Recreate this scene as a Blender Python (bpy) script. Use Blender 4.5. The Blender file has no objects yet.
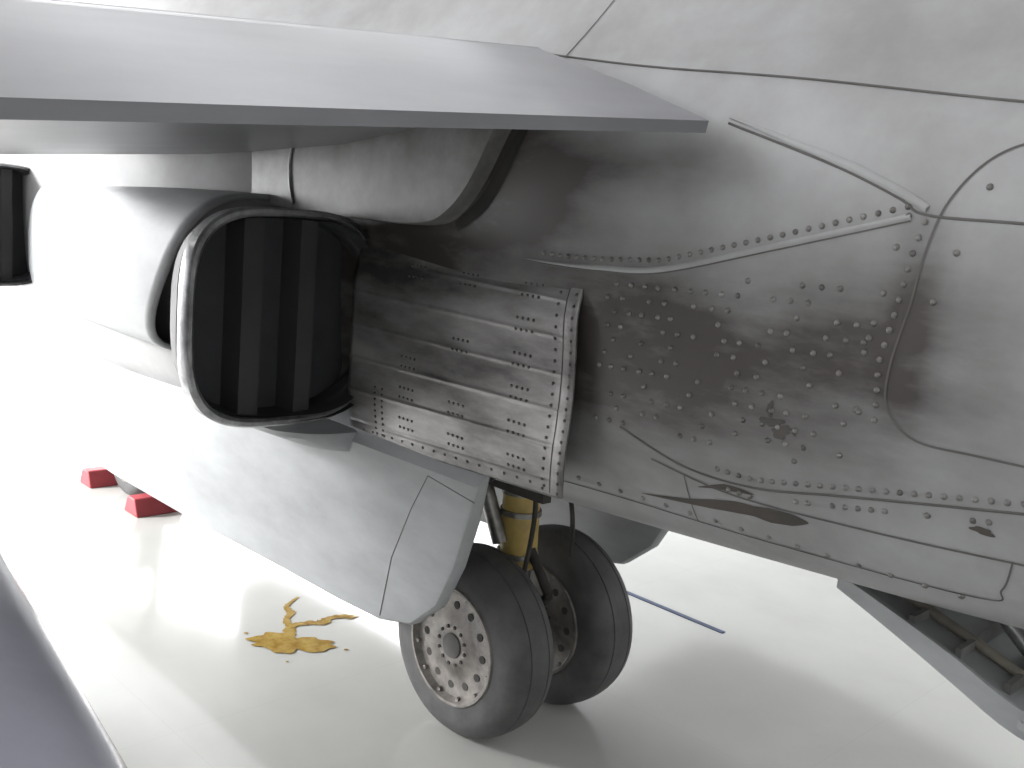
import bpy, bmesh, math, random
import numpy as np
from mathutils import Vector, Matrix
from mathutils.bvhtree import BVHTree
random.seed(4)
scene = bpy.context.scene
scene.view_settings.view_transform = 'Standard'

# ------------------------------------------------------------ camera
p = math.radians(9.6); th = math.radians(4.9)
k = math.sqrt(.5)
F = Vector((-k*math.cos(p), k*math.cos(p), -math.sin(p)))
R = Vector((k, k, 0))
U = Vector((-k*math.sin(p), k*math.sin(p), math.cos(p)))
ir = math.cos(th)*R + math.sin(th)*U
iu = -math.sin(th)*R + math.cos(th)*U
cam = bpy.data.objects.new("camera", bpy.data.cameras.new("camera"))
scene.collection.objects.link(cam)
M = Matrix((ir, iu, -F)).transposed().to_4x4()
M.translation = (0, 0, 1.86)
cam.matrix_world = M
cam.data.lens = 34.98
scene.camera = cam

# ------------------------------------------------------------ materials
def newmat(name):
    m = bpy.data.materials.new(name); m.use_nodes = True
    nt = m.node_tree
    return m, nt, nt.nodes["Principled BSDF"]

def paint(name, c1, c2=None, rough=.5, metal=0., nscale=6., bump=.0, bscale=60., soot_shade=False, stretch=(1,1,1), soot_shade_col=(.050,.042,.038)):
    m, nt, b = newmat(name)
    L = nt.links
    c2 = c2 or tuple(v*.8 for v in c1)
    tc = nt.nodes.new("ShaderNodeTexCoord")
    mp = nt.nodes.new("ShaderNodeMapping"); mp.inputs["Scale"].default_value = stretch
    L.new(tc.outputs["Object"], mp.inputs["Vector"])
    n = nt.nodes.new("ShaderNodeTexNoise"); n.inputs["Scale"].default_value = nscale
    n.inputs["Detail"].default_value = 6; n.inputs["Roughness"].default_value = .62
    L.new(mp.outputs[0], n.inputs["Vector"])
    r = nt.nodes.new("ShaderNodeValToRGB")
    r.color_ramp.elements[0].position = .35; r.color_ramp.elements[1].position = .68
    r.color_ramp.elements[0].color = (*c2, 1); r.color_ramp.elements[1].color = (*c1, 1)
    L.new(n.outputs["Fac"], r.inputs["Fac"])
    col = r.outputs["Color"]
    if soot_shade:
        at = nt.nodes.new("ShaderNodeAttribute"); at.attribute_name = "soot_shade"
        n2 = nt.nodes.new("ShaderNodeTexNoise"); n2.inputs["Scale"].default_value = 4.0
        n2.inputs["Detail"].default_value = 9; n2.inputs["Roughness"].default_value = .62
        mp2 = nt.nodes.new("ShaderNodeMapping"); mp2.inputs["Scale"].default_value = (.7, 1, 2.2)
        L.new(tc.outputs["Object"], mp2.inputs["Vector"]); L.new(mp2.outputs[0], n2.inputs["Vector"])
        ma = nt.nodes.new("ShaderNodeMath"); ma.operation = 'MULTIPLY_ADD'
        ma.inputs[1].default_value = 1.6; ma.inputs[2].default_value = .25
        L.new(n2.outputs["Fac"], ma.inputs[0])
        mu = nt.nodes.new("ShaderNodeMath"); mu.operation = 'MULTIPLY'; mu.use_clamp = True
        L.new(at.outputs["Fac"], mu.inputs[0]); L.new(ma.outputs[0], mu.inputs[1])
        mx = nt.nodes.new("ShaderNodeMixRGB"); mx.inputs["Color2"].default_value = (*soot_shade_col, 1)
        L.new(mu.outputs[0], mx.inputs["Fac"]); L.new(col, mx.inputs["Color1"])
        col = mx.outputs[0]
    L.new(col, b.inputs["Base Color"])
    b.inputs["Roughness"].default_value = rough
    b.inputs["Metallic"].default_value = metal
    if bump:
        n3 = nt.nodes.new("ShaderNodeTexNoise"); n3.inputs["Scale"].default_value = bscale
        bp = nt.nodes.new("ShaderNodeBump"); bp.inputs["Strength"].default_value = bump
        bp.inputs["Distance"].default_value = .01
        L.new(tc.outputs["Object"], n3.inputs["Vector"])
        L.new(n3.outputs["Fac"], bp.inputs["Height"]); L.new(bp.outputs[0], b.inputs["Normal"])
    return m

M_SKIN = paint("skin_grey_paint", (.40,.40,.405), (.30,.295,.295), rough=.40, nscale=3, soot_shade=True, bump=.12, bscale=9)
M_WING = paint("wing_grey_paint", (.215,.213,.228), (.165,.165,.175), rough=.36, nscale=3, stretch=(1,.4,1))
M_STRAKE = paint("strake_grey_paint", (.38,.39,.40), (.30,.305,.31), rough=.42, nscale=5, stretch=(.6,1,1.5))
M_FAIR = paint("fairing_grey_paint", (.33,.325,.32), (.13,.125,.12), rough=.4, nscale=4)
M_SHIELD = paint("heat_shield_metal", (.38,.365,.36), (.075,.07,.068), rough=.40, metal=.4, nscale=2.4, stretch=(.7,1,2.4), bump=.05)
M_NOZ = paint("nozzle_metal", (.10,.095,.095), (.05,.05,.05), rough=.5, metal=.6, nscale=5)
M_NOZIN = paint("nozzle_interior", (.045,.045,.05), (.035,.035,.038), rough=.65, metal=.1)
M_VANE = paint("vane_metal", (.052,.05,.054), (.042,.041,.044), rough=.6, metal=.1)
M_RIM = paint("nozzle_rim_metal", (.50,.50,.51), (.2,.2,.2), rough=.35, metal=.7, nscale=12)
M_DARK = paint("seam_dark", (.06,.055,.05), (.03,.028,.026), rough=.8)
M_SEAM = paint("panel_seam", (.13,.125,.12), (.09,.085,.08), rough=.8)
M_RIV = paint("rivet_metal", (.26,.25,.24), (.10,.095,.09), rough=.38, metal=.3, nscale=20)
M_RIV2 = paint("shield_rivet_metal", (.13,.125,.12), (.06,.055,.055), rough=.5, metal=.3, nscale=20)
M_TYRE = paint("tyre_rubber", (.095,.092,.092), (.055,.053,.054), rough=.6, nscale=9, bump=.05)
M_HUB = paint("wheel_hub_grey", (.24,.22,.20), (.09,.082,.075), rough=.45, metal=.25, nscale=14)
M_GOLD = paint("strut_yellow", (.66,.48,.15), (.45,.33,.12), rough=.45, nscale=12)
M_BRASS = paint("jack_weathered_brass", (.30,.27,.22), (.17,.15,.13), rough=.5, nscale=12)
M_STEEL = paint("strut_steel", (.35,.34,.32), (.15,.14,.13), rough=.35, metal=.6, nscale=14)
M_OIL = paint("oil_stain", (.075,.062,.055), (.045,.04,.036), rough=.3)
M_TANK = paint("tank_blue_grey", (.36,.36,.41), (.30,.30,.34), rough=.18, nscale=3)
M_RED = paint("chock_red", (.42,.06,.07), (.3,.04,.05), rough=.6)
M_PUD = paint("spilled_oil_ochre", (.46,.33,.09), (.24,.13,.012), rough=.06, nscale=18)
M_BLUE = paint("blue_floor_tape", (.06,.09,.2), (.05,.07,.15), rough=.5)
M_WALL = paint("wall_plaster", (.7,.71,.7), (.65,.66,.65), rough=.8)
M_FRAME = paint("window_frame_grey", (.2,.21,.22), (.17,.18,.18), rough=.5)
M_CEIL = paint("ceiling_panel", (.6,.6,.6), (.55,.55,.55), rough=.8)

# floor: pale epoxy with faint slab joints
M_FLOOR, nt, b = newmat("floor_epoxy")
tc = nt.nodes.new("ShaderNodeTexCoord")
n = nt.nodes.new("ShaderNodeTexNoise"); n.inputs["Scale"].default_value = 1.3; n.inputs["Detail"].default_value = 7
r = nt.nodes.new("ShaderNodeValToRGB")
r.color_ramp.elements[0].color = (.455,.455,.43,1); r.color_ramp.elements[1].color = (.54,.54,.515,1)
r.color_ramp.elements[0].position=.3; r.color_ramp.elements[1].position=.7
br = nt.nodes.new("ShaderNodeTexBrick"); br.offset = 0
br.inputs["Scale"].default_value = 1; br.inputs["Brick Width"].default_value = 1.5; br.inputs["Row Height"].default_value = 1.5
br.inputs["Mortar Size"].default_value = .002; br.inputs["Mortar Smooth"].default_value = .4
br.inputs["Color1"].default_value = br.inputs["Color2"].default_value = (1,1,1,1); br.inputs["Mortar"].default_value = (.94,.94,.94,1)
mx = nt.nodes.new("ShaderNodeMixRGB"); mx.blend_type='MULTIPLY'; mx.inputs[0].default_value = 1
for a_, b_ in ((tc.outputs["Object"], n.inputs["Vector"]), (n.outputs["Fac"], r.inputs["Fac"]), (tc.outputs["Object"], br.inputs["Vector"]),
               (r.outputs[0], mx.inputs[1]), (br.outputs["Color"], mx.inputs[2]), (mx.outputs[0], b.inputs["Base Color"])):
    nt.links.new(a_, b_)
b.inputs["Roughness"].default_value = .14
b.inputs["Coat Weight"].default_value = .4
b.inputs["Coat Roughness"].default_value = .08

# ------------------------------------------------------------ mesh helpers
def obj(name, verts, faces, mat, parent=None, smooth=True):
    me = bpy.data.meshes.new(name)
    me.from_pydata([tuple(v) for v in verts], [], faces)
    me.materials.append(mat)
    if smooth:
        me.polygons.foreach_set("use_smooth", [True]*len(me.polygons))
    me.update()
    o = bpy.data.objects.new(name, me); scene.collection.objects.link(o)
    if parent: o.parent = parent
    return o

def empty(name, loc=(0,0,0)):
    e = bpy.data.objects.new(name, None); scene.collection.objects.link(e)
    return e

def fixn(o):
    bm = bmesh.new(); bm.from_mesh(o.data)
    bmesh.ops.recalc_face_normals(bm, faces=bm.faces); bm.to_mesh(o.data); bm.free(); return o

def autosmooth(o, deg=35):
    bm = bmesh.new(); bm.from_mesh(o.data)
    for e in bm.edges:
        if len(e.link_faces)==2 and e.calc_face_angle(0) > math.radians(deg): e.smooth = False
    bm.to_mesh(o.data); bm.free(); return o

def bevel(o, w, seg=2):
    m = o.modifiers.new("bevel",'BEVEL'); m.width = w; m.segments = seg; m.limit_method='ANGLE'; m.angle_limit = math.radians(40); return o

def loft(name, rings, mat, parent=None, cap=True, closed=True, deg=35):
    n = len(rings[0]); vs = [v for r_ in rings for v in r_]; fs = []
    for i in range(len(rings)-1):
        for j in range(n if closed else n-1):
            a=i*n+j; b_=i*n+(j+1)%n
            fs.append((a, b_, b_+n, a+n))
    if cap and closed:
        fs.append(tuple(range(n))[::-1]); fs.append(tuple((len(rings)-1)*n+j for j in range(n)))
    o = obj(name, vs, fs, mat, parent); fixn(o); return autosmooth(o, deg)

def box(name, lo, hi, mat, parent=None, bev=0.0):
    x0,y0,z0=lo; x1,y1,z1=hi
    v=[(x0,y0,z0),(x1,y0,z0),(x1,y1,z0),(x0,y1,z0),(x0,y0,z1),(x1,y0,z1),(x1,y1,z1),(x0,y1,z1)]
    f=[(0,3,2,1),(4,5,6,7),(0,1,5,4),(1,2,6,5),(2,3,7,6),(3,0,4,7)]
    o=obj(name,v,f,mat,parent,False)
    if bev: bevel(o,bev)
    return o

def tube(name, pts, rad, mat, parent=None, n=14):
    pts=[Vector(q) for q in pts]; rings=[]
    rads = rad if isinstance(rad,(list,tuple)) else [rad]*len(pts)
    for i,q in enumerate(pts):
        d=(pts[min(i+1,len(pts)-1)]-pts[max(i-1,0)])
        if d.length<1e-9: d=Vector((0,0,1))
        d.normalize()
        a=d.orthogonal().normalized() if i==0 else (pa - d*pa.dot(d)).normalized()
        pa=a; c=d.cross(a)
        rings.append([q+rads[i]*(math.cos(t)*a+math.sin(t)*c) for t in [2*math.pi*j/n for j in range(n)]])
    return loft(name, rings, mat, parent)

def catmull(P, per=8, closed=False):
    P=[np.array(q,float) for q in P]; out=[]; n=len(P)
    rng = range(n if closed else n-1)
    for i in rng:
        if closed: p0,p1,p2,p3=P[(i-1)%n],P[i],P[(i+1)%n],P[(i+2)%n]
        else: p0,p1,p2,p3=P[max(i-1,0)],P[i],P[i+1],P[min(i+2,n-1)]
        for s in range(per):
            t=s/per
            out.append(.5*((2*p1)+(-p0+p2)*t+(2*p0-5*p1+4*p2-p3)*t*t+(-p0+3*p1-3*p2+p3)*t**3))
    if not closed: out.append(P[-1])
    return out

# ------------------------------------------------------------ aircraft
jet = empty("fighter_jet")
YC = 2.6
TX = np.array([-10.2,-9.8,-8.5,-7.0,-5.6,-4.6,-3.9,-3.45,-3.2,-2.8,-2.1,-1.4,-.7,.5,2.0,4.2])
HW = np.array([.02,.12,.45,.66,.80,.84,.80,.70,.62,.58,.62,.62,.60,.52,.42,.25])
ZB = np.array([1.75,1.55,1.18,1.0,.92,.90,.90,.91,.92,.94,.965,1.0,1.04,1.15,1.32,1.6])
ZC = np.array([1.85,1.85,1.9,1.95,2.0,2.0,2.0,2.0,2.0,2.0,2.04,2.06,1.93,1.95,2.0,2.1])
ZT = np.array([1.95,2.05,2.5,2.95,3.1,3.0,2.9,2.85,2.85,2.83,2.8,2.77,2.7,2.62,2.55,2.5])
xs = np.arange(-10.2,4.2001,.03)
def sm(Y,w=9):
    y=np.interp(xs,TX,Y); yp=np.pad(y,(w,w),mode='edge')
    return np.convolve(yp,np.ones(2*w+1)/(2*w+1),'valid')
hw,zb,zc,zt = sm(HW,5),sm(ZB),sm(ZC),sm(ZT)
rings=[]
for i,x in enumerate(xs):
    h,b0,c0,t0=hw[i],zb[i],zc[i],zt[i]; H=c0-b0; T=t0-c0
    ctrl=[(0,b0),(.45*h,b0+.012*H),(.76*h,b0+.09*H),(.92*h,b0+.26*H),(.985*h,b0+.55*H),(1.0*h,b0+.93*H),
          (.965*h,c0+.15*T),(.80*h,c0+.48*T),(.48*h,c0+.85*T),(0,t0)]
    pr=catmull(ctrl,8)
    ring=[(x,YC-q[0],q[1]) for q in pr]+[(x,YC+q[0],q[1]) for q in pr[-2:0:-1]]
    rings.append(ring)
fus=loft("fuselage",rings,M_SKIN,jet,deg=60)
bv=BVHTree.FromPolygons([v.co for v in fus.data.vertices],[p_.vertices for p_ in fus.data.polygons])
def hit(x,z):
    l,nn,i,d=bv.ray_cast(Vector((x,-3,z)),Vector((0,1,0)))
    if l is None: return None,None
    if nn.y>0: nn=-nn
    return l,nn
# soot mask (exhaust dirt, plus painted side shade)
def soot_shade(x,z):
    g=lambda cx,cz,sx,sz,a: a*math.exp(-abs((x-cx)/sx)**2.4-abs((z-cz)/sz)**2.4)
    s=g(-2.04,1.96,.30,.17,1.15)+g(-2.4,1.8,.4,.3,.9)+g(-1.66,1.56,.30,.21,1.2)+g(-1.28,1.52,.42,.22,.62)
    s+=g(-1.55,2.0,.28,.06,.45)+g(-1.75,1.25,.3,.12,.35)+g(-2.9,1.5,.5,.5,.8)+g(-1.0,1.66,.28,.16,.38)+g(-.87,1.75,.05,.25,.35)
    s+=g(-.55,1.60,.55,.36,.25)  # shading of the side-facing skin, painted in through the mask
    if z>2.14-.13*(x+.7): s+=.10  # slightly darker above the spine seam
    s+=.04
    return min(1,s)
at=fus.data.attributes.new("soot_shade",'FLOAT','POINT')
at.data.foreach_set("value",[soot_shade(v.co.x,v.co.z) if v.co.y<YC else 0. for v in fus.data.vertices])

def ribbon(name,pts,w,mat,off=.0015,per=10,closed=False,widths=None,parent=jet,crown=0.):
    P=catmull(pts,per,closed); L=[];
    for q in P:
        l,nn=hit(q[0],q[1])
        if l is not None: L.append((l,nn))
    vs=[];fs=[];n=len(L)
    for i,(l,nn) in enumerate(L):
        a=L[(i+1)%n if closed else min(i+1,n-1)][0]-L[(i-1)%n if closed else max(i-1,0)][0]
        if a.length<1e-7: a=Vector((1,0,0))
        s=nn.cross(a).normalized()
        ww=w if widths is None else np.interp(i/(n-1),np.linspace(0,1,len(widths)),widths)
        vs+= [l+nn*off-s*ww/2, l+nn*(off+crown), l+nn*off+s*ww/2]
    for i in range(n if closed else n-1):
        a=3*i;b_=3*((i+1)%n)
        fs+=[(a,a+1,b_+1,b_),(a+1,a+2,b_+2,b_+1)]
    return obj(name,vs,fs,mat,parent)

def patch(name,cx,cz,rx,rz,mat,seed,rag=.3):
    rn=random.Random(seed); n=28; ph=[rn.uniform(0,6.28) for _ in range(4)]
    vs=[];l,nn=hit(cx,cz); vs.append(l+nn*.0022)
    for j in range(n):
        t=2*math.pi*j/n; rr=1+rag*(math.sin(2*t+ph[0])*.5+math.sin(3*t+ph[1])*.5+math.sin(5*t+ph[2])*.35)
        l,nn=hit(cx+rx*rr*math.cos(t),cz+rz*rr*math.sin(t)); vs.append(l+nn*.002)
    return obj(name,vs,[(0,1+j,1+(j+1)%n) for j in range(n)],mat,jet)

def rivets(name,pos,mat,r=.0065,h=.004,parent=jet):
    vs=[];fs=[]
    for l,nn in pos:
        a=nn.orthogonal().normalized(); c=nn.cross(a); b0=len(vs); m=8
        for rr,hh in ((r,0),(r*.75,h*.75)):
            for j in range(m):
                t=2*math.pi*j/m; vs.append(l+nn*(hh+.0005)+rr*(math.cos(t)*a+math.sin(t)*c))
        vs.append(l+nn*h)
        for j in range(m):
            k2=(j+1)%m
            fs.append((b0+j,b0+k2,b0+m+k2,b0+m+j)); fs.append((b0+m+j,b0+m+k2,b0+2*m))
    return obj(name,vs,fs,mat,parent)

# panel seams on rear fuselage (x,z)
useam=[(-1.98,1.745),(-1.85,1.742),(-1.7,1.745),(-1.5,1.76),(-1.2,1.84),(-.9,1.925)]
ribbon("seam_upper",useam,.014,M_SKIN,crown=.007,widths=[.001,.008,.013,.014,.014,.014])
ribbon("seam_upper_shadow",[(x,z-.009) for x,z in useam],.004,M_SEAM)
ribbon("seam_fairing_edge",[(-1.36,2.11),(-1.2,2.06),(-1.05,2.01),(-.93,1.96),(-.87,1.93),(-.7,1.925),(-.4,1.92)],.006,M_SEAM,crown=.003)
ribbon("seam_fairing_ridge",[(-1.36,2.122),(-1.2,2.072),(-1.05,2.022),(-.93,1.972),(-.87,1.942)],.02,M_SKIN,crown=.007,widths=[.002,.014,.02,.02,.016])
lseam=[(-1.6,1.34),(-1.4,1.28),(-1.2,1.275),(-1.0,1.31),(-.8,1.345),(-.4,1.41)]
ribbon("seam_lower",lseam,.006,M_SEAM,crown=.003)
ribbon("seam_belly",[(-1.5,1.275),(-1.25,1.24),(-.9,1.25),(-.6,1.27),(-.3,1.29)],.005,M_SEAM)
ribbon("seam_belly_lower",[(-1.9,1.12),(-1.6,1.13),(-1.2,1.135),(-.7,1.16),(-.64,1.20),(-.62,1.27)],.004,M_SEAM)
ribbon("seam_spine",[(-2.3,2.35),(-1.9,2.29),(-1.6,2.25),(-1.2,2.21),(-.7,2.15),(-.3,2.12)],.006,M_SEAM,crown=.004)
ribbon("seam_spine_upper",[(-1.95,2.30),(-1.9,2.38),(-1.85,2.5)],.004,M_SEAM)
ribbon("seam_belly_cross",[(-1.40,1.26),(-1.39,1.2),(-1.38,1.13)],.003,M_SEAM)
hatch=[(-.86,1.86),(-.875,1.75),(-.90,1.62),(-.895,1.53),(-.83,1.475),(-.70,1.47),(-.5,1.47),(-.3,1.48),(-.22,1.6),(-.22,1.7),(-.22,1.95),(-.3,2.07),(-.5,2.09),(-.66,2.085),(-.76,2.05),(-.83,1.96)]
ribbon("hatch_outline",hatch,.005,M_SEAM,closed=True)
pos=[]
for row,z in enumerate(np.arange(1.36,1.78,.036)):
    x=-1.68+ (row%2)*.02
    while x<-.95:
        zz=z+.03*(x+1.3)
        top=np.interp(x,[q[0] for q in useam],[q[1] for q in useam])-.03
        if random.random()<.62 and zz<top:
            q=hit(x+random.uniform(-.004,.004),zz)
            if q[0]: pos.append(q)
        x+=.045
for x in np.arange(-1.9,-.9,.03):
    pos.append(hit(x,np.interp(x,[q[0] for q in useam],[q[1] for q in useam])+.022))
for x in np.arange(-1.3,-.45,.03):
    z=np.interp(x,[q[0] for q in lseam],[q[1] for q in lseam]); pos.append(hit(x,z+.02)); 
    if random.random()<.6: pos.append(hit(x,z-.025))
for z in np.arange(1.5,1.92,.032):
    x=np.interp(z,[1.53,1.62,1.75,1.86,1.92],[-.92,-.925,-.90,-.885,-.87]); pos.append(hit(x,z))
    if random.random()<.6: pos.append(hit(x-.035,z+.01))
for q in ((-.76,1.99),(-.80,1.86),(-.83,1.76),(-.6,2.03),(-.6,1.5)):
    pos.append(hit(*q))
for x in np.arange(-1.85,-.7,.075):
    pos.append(hit(x,1.15))
pos=[q for q in pos if q[0] is not None]
rivets("fuselage_rivets",pos,M_RIV,r=.0072,h=.0055)
# oil stains on skin
for i,(cx,cz,rx,rz) in enumerate(((-1.165,1.475,.008,.014),(-1.155,1.445,.022,.010),(-1.135,1.425,.018,.012),(-1.12,1.44,.010,.006),(-1.18,1.447,.007,.005),(-1.10,1.43,.005,.004))):
    patch("oil_mark_%d"%i,cx,cz,rx*1.15,rz*1.15,M_OIL,i,.4)
ribbon("oil_streak_a",[(-1.55,1.165),(-1.4,1.185),(-1.25,1.21),(-1.16,1.215),(-1.06,1.225)],.03,M_OIL,widths=[.001,.008,.016,.028,.034,.030,.042,.034,.003])
ribbon("oil_streak_b",[(-1.36,1.235),(-1.28,1.255),(-1.2,1.258)],.02,M_OIL,widths=[.001,.008,.018,.012,.002])
patch("oil_streak_c",-.68,1.32,.022,.008,M_OIL,12)

# heat shield behind rear nozzle
def shield():
    nx,nz=60,160; x0,x1=-2.78,-1.755; vs=[];fs=[]
    for i in range(nx+1):
        u=i/nx
        for j in range(nz+1):
            v=j/nz
            x=x0+(x1-x0)*u + .03*math.sin(math.pi*v)*u
            z=1.105+(.61+.085*(1-u))*v -.045*(1-u)
            y=1.955+.03*(1-u)+.03*max(0,(.3-v)/.3)**2+.05*max(0,(v-.75)/.25)**2
            ph=(v*6.2)%1
            y-=.0026*math.exp(-((ph-.5)/.05)**2)*(1 if u<.955 else 0)
            if u>.955: y-=.003
            vs.append((x,y,z))
    n=nz+1
    for i in range(nx):
        for j in range(nz): fs.append((i*n+j,i*n+j+1,(i+1)*n+j+1,(i+1)*n+j))
    o=obj("heat_shield",vs,fs,M_SHIELD,jet)
    m=o.modifiers.new("s",'SOLIDIFY'); m.thickness=.01; m.offset=1
    return o
sh=shield()
sbv=BVHTree.FromPolygons([v.co for v in sh.data.vertices],[p_.vertices for p_ in sh.data.polygons])
def shit(x,z):
    l,nn,i,d=sbv.ray_cast(Vector((x,-3,z)),Vector((0,1,0)))
    if l is None: return None
    if nn.y>0: nn=-nn
    return l,nn
pos=[]
for v in np.arange(.02,.99,.05):
    for du in (.014,.075):
        z=1.105+.61*v; x=-1.755+.03*math.sin(math.pi*v)-du
        pos.append(shit(x,z))
for x in np.arange(-2.7,-1.78,.055):
    pos.append(shit(x,1.13-.035*(-1.75-x))); pos.append(shit(x,1.695+.06*(-1.75-x)))
for cx in (-1.93,-2.2,-2.45):
    for cz in (1.66,1.565,1.465,1.37,1.27,1.17):
        if random.random()<.85:
            for dx in (-.033,-.011,.011,.033):
                for dz in (-.016,.016): pos.append(shit(cx+dx,cz+dz))
for z in np.arange(1.10,1.28,.02):
    for x in (-2.62,-2.58): pos.append(shit(x,z))
rivets("heat_shield_rivets",[q for q in pos if q],M_RIV2,r=.005,h=.004)
vs=[];fs=[]
for i in range(61):
    v=.01+.98*i/60; z=1.105+.61*v
    x=-1.755+.03*math.sin(math.pi*v)-.044
    q=shit(x,z)
    if q:
        vs+=[q[0]+Vector((-.0015,-.0012,0)),q[0]+Vector((.0015,-.0012,0))]
for i in range(len(vs)//2-1): fs.append((2*i,2*i+1,2*i+3,2*i+2))
obj("heat_shield_lap_joint",vs,fs,M_DARK,jet)

# nozzles
def srsq(w,h,e,n=64):
    out=[]
    for j in range(n):
        t=2*math.pi*j/n; c,s=math.cos(t),math.sin(t)
        out.append((w*math.copysign(abs(c)**e,c),h*math.copysign(abs(s)**e,s)))
    return out
def nozzle(tag,ex,ey,ez,sc):
    par=empty(tag); par.parent=jet
    path=[(-.46,.66),(-.45,.50),(-.41,.34),(-.33,.18),(-.22,.07),(-.11,.015),(0,0)]
    pts=catmull(path,5); n=len(pts)
    def rings(off,s0=0):
        rs=[]
        for i in range(s0,n):
            a=pts[max(i-1,0)];b_=pts[min(i+1,n-1)]; d=np.array(b_)-np.array(a); d/=np.linalg.norm(d)
            s=np.array((-d[1],d[0]))
            t=i/(n-1); w=.28+.06*t-off; h=.31+.03*t-off; e=1-.42*t
            rs.append([Vector((ex+sc*(pts[i][0]+s[0]*a_), ey+sc*(pts[i][1]+s[1]*a_), ez+sc*b2)) for a_,b2 in srsq(w,h,e)])
        return rs
    loft(tag+"_shell",rings(0),M_NOZ,par,cap=False)
    loft(tag+"_liner",rings(.020,s0=18),M_NOZIN,par,cap=False)
    prof=[(-.07,.002),(-.065,.010),(-.01,.012),(.0,.006),(.0,-.006),(-.01,-.016),(-.05,-.020)]
    rs=[]
    for dx,do in prof:
        rs.append([Vector((ex+sc*dx,ey+sc*a_,ez+sc*b2)) for a_,b2 in srsq(.34+do,.34+do,.58)])
    loft(tag+"_rim",rs,M_RIM,par,cap=False)
    for q,(yo,wd) in enumerate(((-.115,.035),(.085,.03))):
        vr=[]
        for i in range(9):
            t=i/8; x=-.04-.13*t; y=yo-.03*t; ww=wd*(1-.3*t)
            vr.append([Vector((ex+sc*x,ey+sc*(y-ww),ez-.318*sc)),Vector((ex+sc*x,ey+sc*(y-ww),ez+.318*sc)),
                       Vector((ex+sc*x,ey+sc*(y+ww),ez+.318*sc)),Vector((ex+sc*x,ey+sc*(y+ww),ez-.318*sc))])
        loft(tag+"_vane_%d"%(q+1),vr,M_VANE,par)
    rr=[Vector((ex-.13*sc,ey+sc*a_,ez+sc*b2)) for a_,b2 in srsq(.322,.325,.6)]
    obj(tag+"_baffle",rr,[tuple(range(len(rr)))],M_NOZIN,par)
    return par
nozzle("rear_nozzle",-2.77,1.735,1.47,1.0)
nozzle("front_nozzle",-5.28,1.62,1.60,.86)

# fairing between nozzles
def fairing(name,x0,xt,xb,y0,zlo,zhi,bul,mat):
    rs=[];N=26;K=30
    for i in range(N+1):
        u=i/N; ring=[]
        for j in range(K+1):
            v=j/K; a=math.pi*v-math.pi/2
            zz=(zlo+zhi)/2+(zhi-zlo)/2*math.copysign(abs(math.sin(a))**.75,math.sin(a))
            f=min(1,max(0,(zz-zlo)/(zhi-zlo))); xe=xb+(xt-xb)*f**.8
            x=x0+(xe-x0)*u
            yy=y0-bul*max(0,math.cos(a))**.55*(.75+.25*math.sin(math.pi*min(1,u*1.0)*.5))
            ring.append(Vector((x,yy,zz)))
        rs.append(ring)
    o=loft(name,rs,mat,jet,cap=False,closed=False)
    m=o.modifiers.new("s",'SOLIDIFY'); m.thickness=.02; m.offset=0
    return o
fairing("nozzle_gap_fairing",-5.05,-3.24,-3.72,1.97,1.22,1.85,.34,M_STRAKE)

# sill under the rear nozzle
def sill():
    out=[(-3.5,1.95),(-3.4,1.82),(-3.25,1.76),(-3.05,1.74),(-2.86,1.76),(-2.76,1.86),(-2.73,2.0),(-2.73,2.15)]
    P=catmull(out,6); r0=[Vector((q[0],q[1],1.08)) for q in P]; r1=[Vector((q[0],q[1]+.012,1.06)) for q in P]
    r2=[Vector((q[0],2.15+(q[1]-2.15)*.65,1.01)) for q in P]; rin=[Vector((q[0],2.3,1.10)) for q in P]
    return loft("nozzle_sill",[rin,r0,r1,r2],M_STRAKE,jet,cap=False,closed=False)
sill()

# upper fairing (wing root) above the nozzle
def rootfair():
    out=[(-4.3,1.90),(-3.9,1.87),(-3.5,1.845),(-3.1,1.825),(-2.7,1.815),(-2.42,1.82),(-2.30,1.86),(-2.20,1.96),(-2.11,2.12),(-2.1,2.16),(-4.3,2.16)]
    P=catmull(out,5,True); cx=sum(q[0] for q in P)/len(P); cz=sum(q[1] for q in P)/len(P)
    rs=[]
    for y,s in ((2.1,1.0),(1.945,1.0),(1.935,.99),(1.925,.97)):
        rs.append([Vector((cx+(q[0]-cx)*(1-(1-s)*.25)+.04,y,cz+(q[1]-cz)*s-.01)) for q in P])
    return loft("wing_root_fairing",rs,M_FAIR,jet)
rootfair()
tube("wing_root_fairing_joint",catmull([(-3.08,1.921,1.835),(-3.11,1.922,1.92),(-3.11,1.922,2.01),(-3.06,1.922,2.11)],6),.006,M_RIM,jet)
# painted dark strip for the shaded gap between fairing and fuselage skin
ribbon("wing_root_slot_shade",[(-2.01,2.12),(-2.08,2.0),(-2.16,1.89),(-2.28,1.81)],.035,M_DARK,widths=[.03,.04,.045,.03],off=.003)

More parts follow.
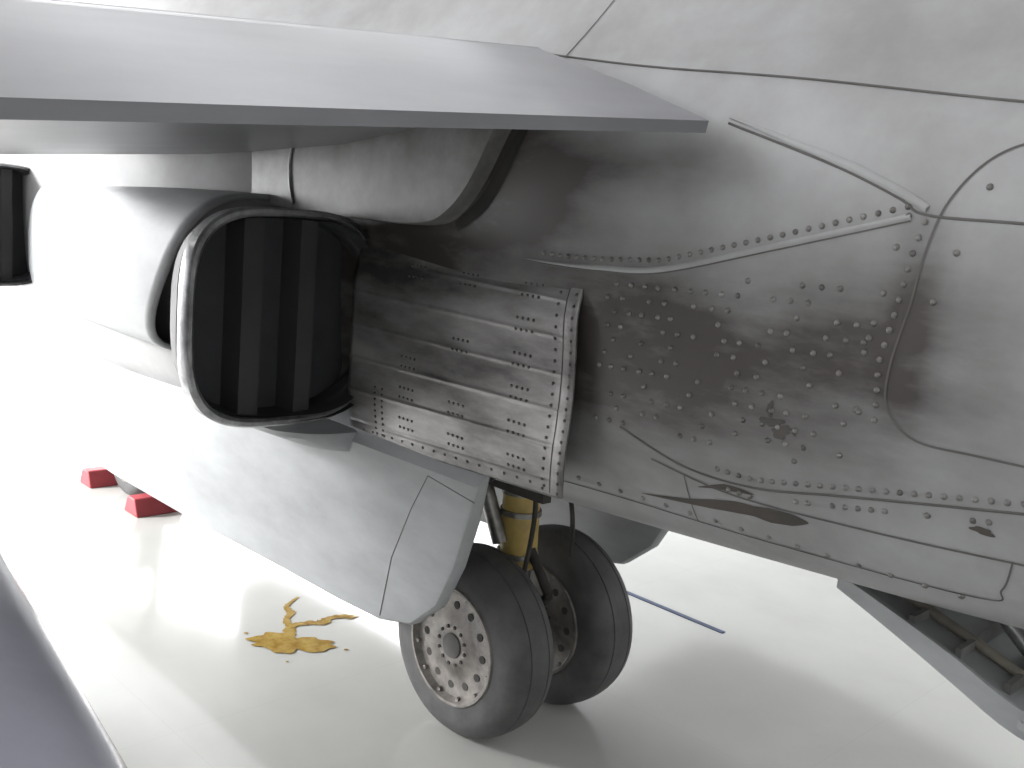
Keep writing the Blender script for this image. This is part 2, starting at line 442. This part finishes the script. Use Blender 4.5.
# wing & flap
def wing(name,poly,mat,y0=2.3,y1=-2.0,anh=.105,mirror=False):
    rs=[]
    for i in range(12):
        y=y0+(y1-y0)*i/11
        rs.append([Vector((x, y if not mirror else 2*YC-y, z-anh*(1.9-y))) for x,z in poly])
    return loft(name,rs,mat,jet,deg=30)
mainp=[(-4.72,2.18),(-4.6,2.09),(-4.2,2.02),(-3.6,1.995),(-2.8,2.04),(-2.08,2.14),(-2.03,2.19),(-2.02,2.29),(-2.08,2.315),(-2.8,2.37),(-3.6,2.38),(-4.2,2.34),(-4.6,2.24)]
flapp=[(-2.03,2.20),(-1.98,2.15),(-1.8,2.13),(-1.37,2.078),(-1.365,2.105),(-1.6,2.19),(-1.9,2.285),(-1.98,2.30),(-2.03,2.27)]
for mi,sfx in ((False,"port"),(True,"starboard")):
    wing("wing_"+sfx,mainp,M_WING,mirror=mi)
    wing("flap_"+sfx,flapp,M_WING,y0=1.92,mirror=mi)

# gun pods / strakes
def strake(name,yo,sgn):
    prof=[(-2.08,1.05),(-2.13,.92),(-2.19,.75),(-2.27,.60),(-2.40,.49),(-2.58,.445),(-2.8,.435),(-3.2,.43),(-4.0,.41),(-4.8,.41),(-5.15,.43),(-5.4,.55),(-5.5,.75),(-5.5,.95),(-5.4,1.05)]
    rs=[]
    for dy,s in ((0.0,.965),(.006,.99),(.016,1.0),(.05,1.0),(.06,.99),(.066,.965)):
        rs.append([Vector((-3.75+(x+3.75)*(1-(1-s)*.35),yo+sgn*(dy+ .06*(1.05-z)),1.05-(1.05-z)*s+(dy*1.6 if z>1.0 else 0))) for x,z in prof])
    return loft(name,rs,M_STRAKE,jet)
strake("belly_strake_port",1.98,1); strake("belly_strake_starboard",2*YC-1.98,-1)
def strake_seam(nm,pts,r_=.0018):
    tube(nm,[(x,1.98+.06*(1.05-z)+.0005,z) for x,z in pts],r_,M_SEAM,jet,n=6)
strake_seam("strake_seam_a",[(-2.32,1.03),(-2.40,.9),(-2.5,.7),(-2.56,.47)])
strake_seam("strake_seam_c",[(-2.32,1.03),(-2.1,1.0)])
fr=[]
for t in np.linspace(0,1,5):
    fr.append([Vector((x,1.995+.17*t,1.04+.10*t*t-.02*t)) for x in np.linspace(-5.35,-2.12,30)])
loft("strake_fillet",fr,M_STRAKE,jet,cap=False,closed=False)

# wheels
def wheel(tag,c,r,w,par,outsgn,nlug=12):
    cx,cy,cz=c; n=72
    prof=[(-.5,.62),(-.5,.70),(-.49,.82),(-.43,.92),(-.33,.972),(-.22,.99),(-.21,.98),(-.195,.98),(-.185,.993),(-.08,1.0),
          (.08,1.0),(.185,.993),(.195,.98),(.21,.98),(.22,.99),(.33,.972),(.43,.92),(.49,.82),(.5,.70),(.5,.62)]
    rs=[[Vector((cx+r*q*math.cos(t),cy+w*yy,cz+r*q*math.sin(t))) for t in [2*math.pi*j/n for j in range(n)]] for yy,q in prof]
    loft(tag+"_tyre",rs,M_TYRE,par,cap=False)
    for s in (-1,1):
        hp=[(.5,.63),(.53,.62),(.53,.59),(.47,.57),(.42,.55),(.41,.50),(.43,.36),(.44,.27),(.46,.24),(.47,.17),(.46,.13)]
        rs=[[Vector((cx+r*q*math.cos(t),cy+s*w*yy,cz+r*q*math.sin(t))) for t in [2*math.pi*j/n for j in range(n)]] for yy,q in hp]
        sd="out" if s<0 else "in"
        loft(tag+"_hub_"+sd,rs,M_HUB,par,cap=False)
        tube(tag+"_axle_cap_"+sd,[(cx,cy+s*w*.38,cz),(cx,cy+s*w*.49,cz),(cx,cy+s*w*.52,cz)],[r*.13,r*.13,r*.09],M_SEAM,par,n=24)
        for j in range(nlug):
            t=2*math.pi*j/nlug; px,pz=cx+r*.43*math.cos(t),cz+r*.43*math.sin(t)
            tube(tag+"_hole",[(px,cy+s*w*.36,pz),(px,cy+s*w*.428,pz)],r*.042,M_DARK,par,n=12)
            t+=math.pi/nlug; px,pz=cx+r*.555*math.cos(t),cz+r*.555*math.sin(t)
            tube(tag+"_bolt",[(px,cy+s*w*.4,pz),(px,cy+s*w*.485,pz)],r*.024,M_HUB,par,n=6)
            t+=.12; px,pz=cx+r*.20*math.cos(t),cz+r*.20*math.sin(t)
            tube(tag+"_nut",[(px,cy+s*w*.4,pz),(px,cy+s*w*.49,pz)],r*.02,M_DARK,par,n=6)
gear=empty("main_gear"); gear.parent=jet
for nm,y in (("wheel_left",2.35),("wheel_right",2.78)):
    wheel(nm,(-2.44,y,.345),.345,.21,gear,-1)
tube("axle",[(-2.44,2.4,.335),(-2.44,2.75,.335)],.05,M_STEEL,gear)
tube("strut_piston",[(-2.44,2.56,.30),(-2.45,2.56,.62)],.05,M_RIM,gear)
tube("strut_cylinder",[(-2.45,2.56,.58),(-2.45,2.56,.60),(-2.47,2.56,1.1)],[.06,.07,.07],M_GOLD,gear,n=24)
for z in (.62,.78,.86):
    tube("strut_collar",[(-2.457,2.56,z),(-2.457,2.56,z+.02)],.078,M_STEEL,gear,n=24)
tube("torque_link_upper",[(-2.39,2.56,.66),(-2.28,2.56,.52)],.018,M_DARK,gear)
tube("torque_link_lower",[(-2.28,2.56,.52),(-2.39,2.56,.38)],.018,M_DARK,gear)
tube("side_brace",[(-2.5,2.53,.66),(-2.75,2.5,1.05)],.025,M_STEEL,gear)
tube("retraction_jack",[(-2.47,2.48,.68),(-2.6,2.42,1.05)],.03,M_STEEL,gear)
tube("brake_hose_a",catmull([(-2.36,2.52,1.0),(-2.33,2.5,.8),(-2.34,2.48,.6),(-2.38,2.47,.42)],6),.009,M_DARK,gear,n=8)
tube("brake_hose_b",catmull([(-2.36,2.66,1.0),(-2.31,2.68,.8),(-2.32,2.7,.6),(-2.38,2.72,.42)],6),.009,M_DARK,gear,n=8)
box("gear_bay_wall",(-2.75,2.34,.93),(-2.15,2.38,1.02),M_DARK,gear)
# nose gear
ng=empty("nose_gear"); ng.parent=jet
wheel("nose_wheel",(-5.68,2.55,.25),.25,.17,ng,-1,8)
tube("nose_strut",[(-5.68,2.68,.25),(-5.68,2.68,.6),(-5.75,2.62,.98)],.04,M_STEEL,ng)
tube("nose_axle",[(-5.68,2.55,.25),(-5.68,2.7,.25)],.03,M_STEEL,ng)
# airbrake
ab=empty("airbrake"); ab.parent=jet
def zab(t): return .985-.30*t-.10*t*t
AL=.50
rs=[]
for i in range(13):
    t=i/12*AL; x=-1.10+1.05*t; z=zab(t); w=.20+.10*min(1,t*2)
    rs.append([Vector((x,YC+s*w,z+o_)) for s,o_ in [(q,0) for q in np.linspace(-1,1,7)]+[(q,.02) for q in np.linspace(1,-1,7)]])
loft("airbrake_skin",rs,M_STRAKE,ab)
for sg in (-1,1):
    rs=[]
    for i in range(15):
        t=i/14*AL*1.02; x=-1.13+1.06*t; z=zab(t); w=sg*(.21+.10*min(1,t*2)); hh=.015+.05*min(1,t*3)
        cut=max(0,(i-11)/3)**2*.035
        rs.append([Vector((x,YC+w-sg*cut,z-.01)),Vector((x,YC+w-sg*.055,z-.012)),Vector((x,YC+w-sg*.055,z+.022)),Vector((x,YC+w-sg*(.012+cut*.8),z+.02+hh*.5)),Vector((x,YC+w-sg*cut,z+.02+hh*.5))])
    loft("airbrake_flange",rs,M_STRAKE,ab)
for i in range(3):
    t=.17+.12*i; x=-1.10+t; z=zab(t/1.05)+.02
    box("airbrake_rib",(x,YC-.22,z-.02),(x+.015,YC+.22,z+.02),M_FAIR,ab)
for yy in (YC-.12,YC+.12):
    tube("airbrake_spar",[(-1.10+t*1.05,yy,zab(t)+.035) for t in (.1,.2,.32,.46)],.013,M_BRASS,ab)
tube("airbrake_jack",[(-.9,YC,1.08),(-.68,YC,.88)],.022,M_RIM,ab)

# wing store (drop tank) with pylon
tk=empty("drop_tank_assembly"); tk.parent=jet
A=Vector((-1.18,.34,1.02)); D=Vector((-.68,.06,.07)).normalized()
prof=[(-1.1,.02),(-1.0,.06),(-.75,.12),(-.45,.165),(-.2,.185),(0,.2),(.7,.2),(1.6,.2),(2.2,.17),(2.7,.1),(2.95,.02)]
tube("tank_body",[A+D*s for s,_ in prof],[r_ for _,r_ in prof],M_TANK,tk,n=48)
rs=[[Vector((x,.42+dy,z)) for x,dy in ((-2.3,.0),(-2.5,-.04),(-3.2,-.045),(-3.5,0),(-3.2,.045),(-2.5,.04))] for z in (1.25,1.93)]
loft("tank_pylon",rs,M_TANK,tk)

# ------------------------------------------------------------ floor items
def chock(x,y):
    rs=[[Vector((x+s*dx,y+yy,z)) for dx,z in ((-.09,0),(.09,0),(.045,.10),(-.045,.10))] for yy,s in ((-.14,1),(.14,1))]
    o=loft("wheel_chock",rs,M_RED); bevel(o,.008); return o
chock(-5.34,2.5); chock(-6.0,2.5)
pud=empty("oil_puddle")
def blob(name,P,z=.0025,per=6,jit=.0,seed=1):
    rn=random.Random(seed); C=catmull(P,per,True)
    return obj(name,[(q[0]+rn.uniform(-jit,jit),q[1]+rn.uniform(-jit,jit),z) for q in C],[tuple(range(len(C)))],M_PUD,pud,False)
# ragged main pool: star-shaped outline with several harmonics, elongated across the view
def pool(name,cx,cy,a,b_,ang,seed,z,rag):
    rn=random.Random(seed); ph=[rn.uniform(0,6.28) for _ in range(6)]; n=90; out=[]
    for j in range(n):
        t=2*math.pi*j/n; rr=1+rag*sum(math.sin((kk+2)*t*1.0+ph[i])/(1+.35*i) for i,kk in enumerate((0,1,3,5,8,12)))*.5
        u,v=a*rr*math.cos(t),b_*rr*math.sin(t)
        out.append((cx+u*math.cos(ang)-v*math.sin(ang),cy+u*math.sin(ang)+v*math.cos(ang),z))
    return obj(name,out,[tuple(range(n))],M_PUD,pud,False)
pool("puddle_main",-3.39,2.20,.155,.095,math.radians(48),7,.0035,.33)
def trail(name,pts,ws,z,seed):
    rn=random.Random(seed); C=catmull(pts,8); n=len(C); vs=[];fs=[]
    for i,q in enumerate(C):
        a=C[min(i+1,n-1)]-C[max(i-1,0)]; L=math.hypot(*a) or 1; nx,ny=-a[1]/L,a[0]/L
        w=np.interp(i/(n-1),np.linspace(0,1,len(ws)),ws)
        wl,wr=w*rn.uniform(.6,1.3),w*rn.uniform(.6,1.3)
        vs+=[(q[0]+nx*wl,q[1]+ny*wl,z),(q[0]-nx*wr,q[1]-ny*wr,z)]
    for i in range(n-1): fs.append((2*i,2*i+1,2*i+3,2*i+2))
    return obj(name,vs,fs,M_PUD,pud,False)
trail("puddle_trail_a",[(-3.44,2.22),(-3.53,2.29),(-3.60,2.31),(-3.66,2.37),(-3.74,2.40),(-3.80,2.50)],[.035,.022,.014,.018,.012,.006],.0025,3)
trail("puddle_trail_b",[(-3.54,2.29),(-3.53,2.36),(-3.50,2.43),(-3.52,2.50),(-3.48,2.58),(-3.50,2.63)],[.014,.022,.026,.020,.024,.005],.0030,5)
for i,(x,y,r_) in enumerate(((-3.21,2.36,.010),(-3.58,2.10,.009),(-3.25,2.10,.007))):
    blob("puddle_drop_%d"%i,[(x+r_*math.cos(a),y+r_*math.sin(a)) for a in (0,1.5,3.1,4.7)])
box("floor_tape",(-2.98,3.92,0.0005),(-2.38,3.95,.003),M_BLUE)

# ------------------------------------------------------------ hangar shell
X0,X1,Y0,Y1,H=-13,7,-7,14,7
box("floor",(X0-6,Y0-.3,-.2),(X1+.3,Y1+.3,0),M_FLOOR)
def windowwall(name,num,axis,at_,lo,hi,z0,z1,n,glo,ghi):
    d=.15
    def bx(nm,a0,a1,zz0,zz1,mat,t=d,par=None):
        if axis=='x': return box(nm,(at_-t,a0,zz0),(at_+t,a1,zz1),mat,par)
        return box(nm,(a0,at_-t,zz0),(a1,at_+t,zz1),mat,par)
    e=empty("wall_"+name)
    if z0>.05: bx("sill_wall",glo,ghi,0,z0,M_WALL,par=e)
    bx("head_wall",glo,ghi,z1,H,M_WALL,par=e)
    if lo<glo-.01: bx("solid_left",lo,glo,0,H,M_WALL,par=e)
    if hi>ghi+.01: bx("solid_right",ghi,hi,0,H,M_WALL,par=e)
    w=empty("window_%d"%num)
    for i in range(n+1):
        a=glo+(ghi-glo)*i/n; bx("mullion",a-.05,a+.05,z0,z1,M_FRAME,.06,w)
    for zz in ((z0+z1)/2,z1-.05):
        bx("transom",glo,ghi,zz-.04,zz+.04,M_FRAME,.05,w)
windowwall("front",1,'x',X0,Y0+.16,Y1-.16,.0,6.2,10,Y0+.5,Y1-.5)
windowwall("port",2,'y',Y0,X0+.16,X1-.16,.9,6.2,6,X0+.5,-3.5)
box("wall_starboard",(X0,Y1-.1,0),(X1,Y1+.1,H),M_WALL)
box("wall_rear",(X1-.1,Y0,0),(X1+.1,Y1,H),M_WALL)
ce=empty("ceiling")
for i,(a,b_) in enumerate(((Y0,-4.5),(-3.0,3.5),(5.0,8),(9.5,Y1))):
    box("ceiling_bay",(X0,a,H),(X1,b_,H+.2),M_CEIL,ce)
for i in range(6):
    x=X0+2+i*3.4; box("ceiling_beam",(x,Y0,H-.35),(x+.2,Y1,H),M_FRAME,ce)

# ------------------------------------------------------------ light
w=bpy.data.worlds.new("w"); scene.world=w; w.use_nodes=True
bg=w.node_tree.nodes["Background"]; bg.inputs[0].default_value=(.96,.97,1,1); bg.inputs[1].default_value=4.2
def area(name,loc,rot,sx,sy,e,col=(1,1,1)):
    l=bpy.data.lights.new(name,'AREA'); l.shape='RECTANGLE'; l.size=sx; l.size_y=sy; l.energy=e; l.color=col
    o=bpy.data.objects.new(name,l); scene.collection.objects.link(o); o.location=loc; o.rotation_euler=rot
area("window_daylight_front",(X0+.3,3,3.3),(0,math.radians(-90),0),5.6,18,2100)
sp=bpy.data.lights.new("added_spot",'SPOT'); sp.energy=11000; sp.spot_size=math.radians(52); sp.spot_blend=1; sp.shadow_soft_size=.6  # added spot without a known lamp, whitens forward fuselage and floor
so=bpy.data.objects.new("added_spot",sp); scene.collection.objects.link(so); so.location=(-10,-5,4.5)
so.rotation_euler=(Vector((-6.7,2.2,.5))-Vector((-10,-5,4.5))).to_track_quat('-Z','Y').to_euler()
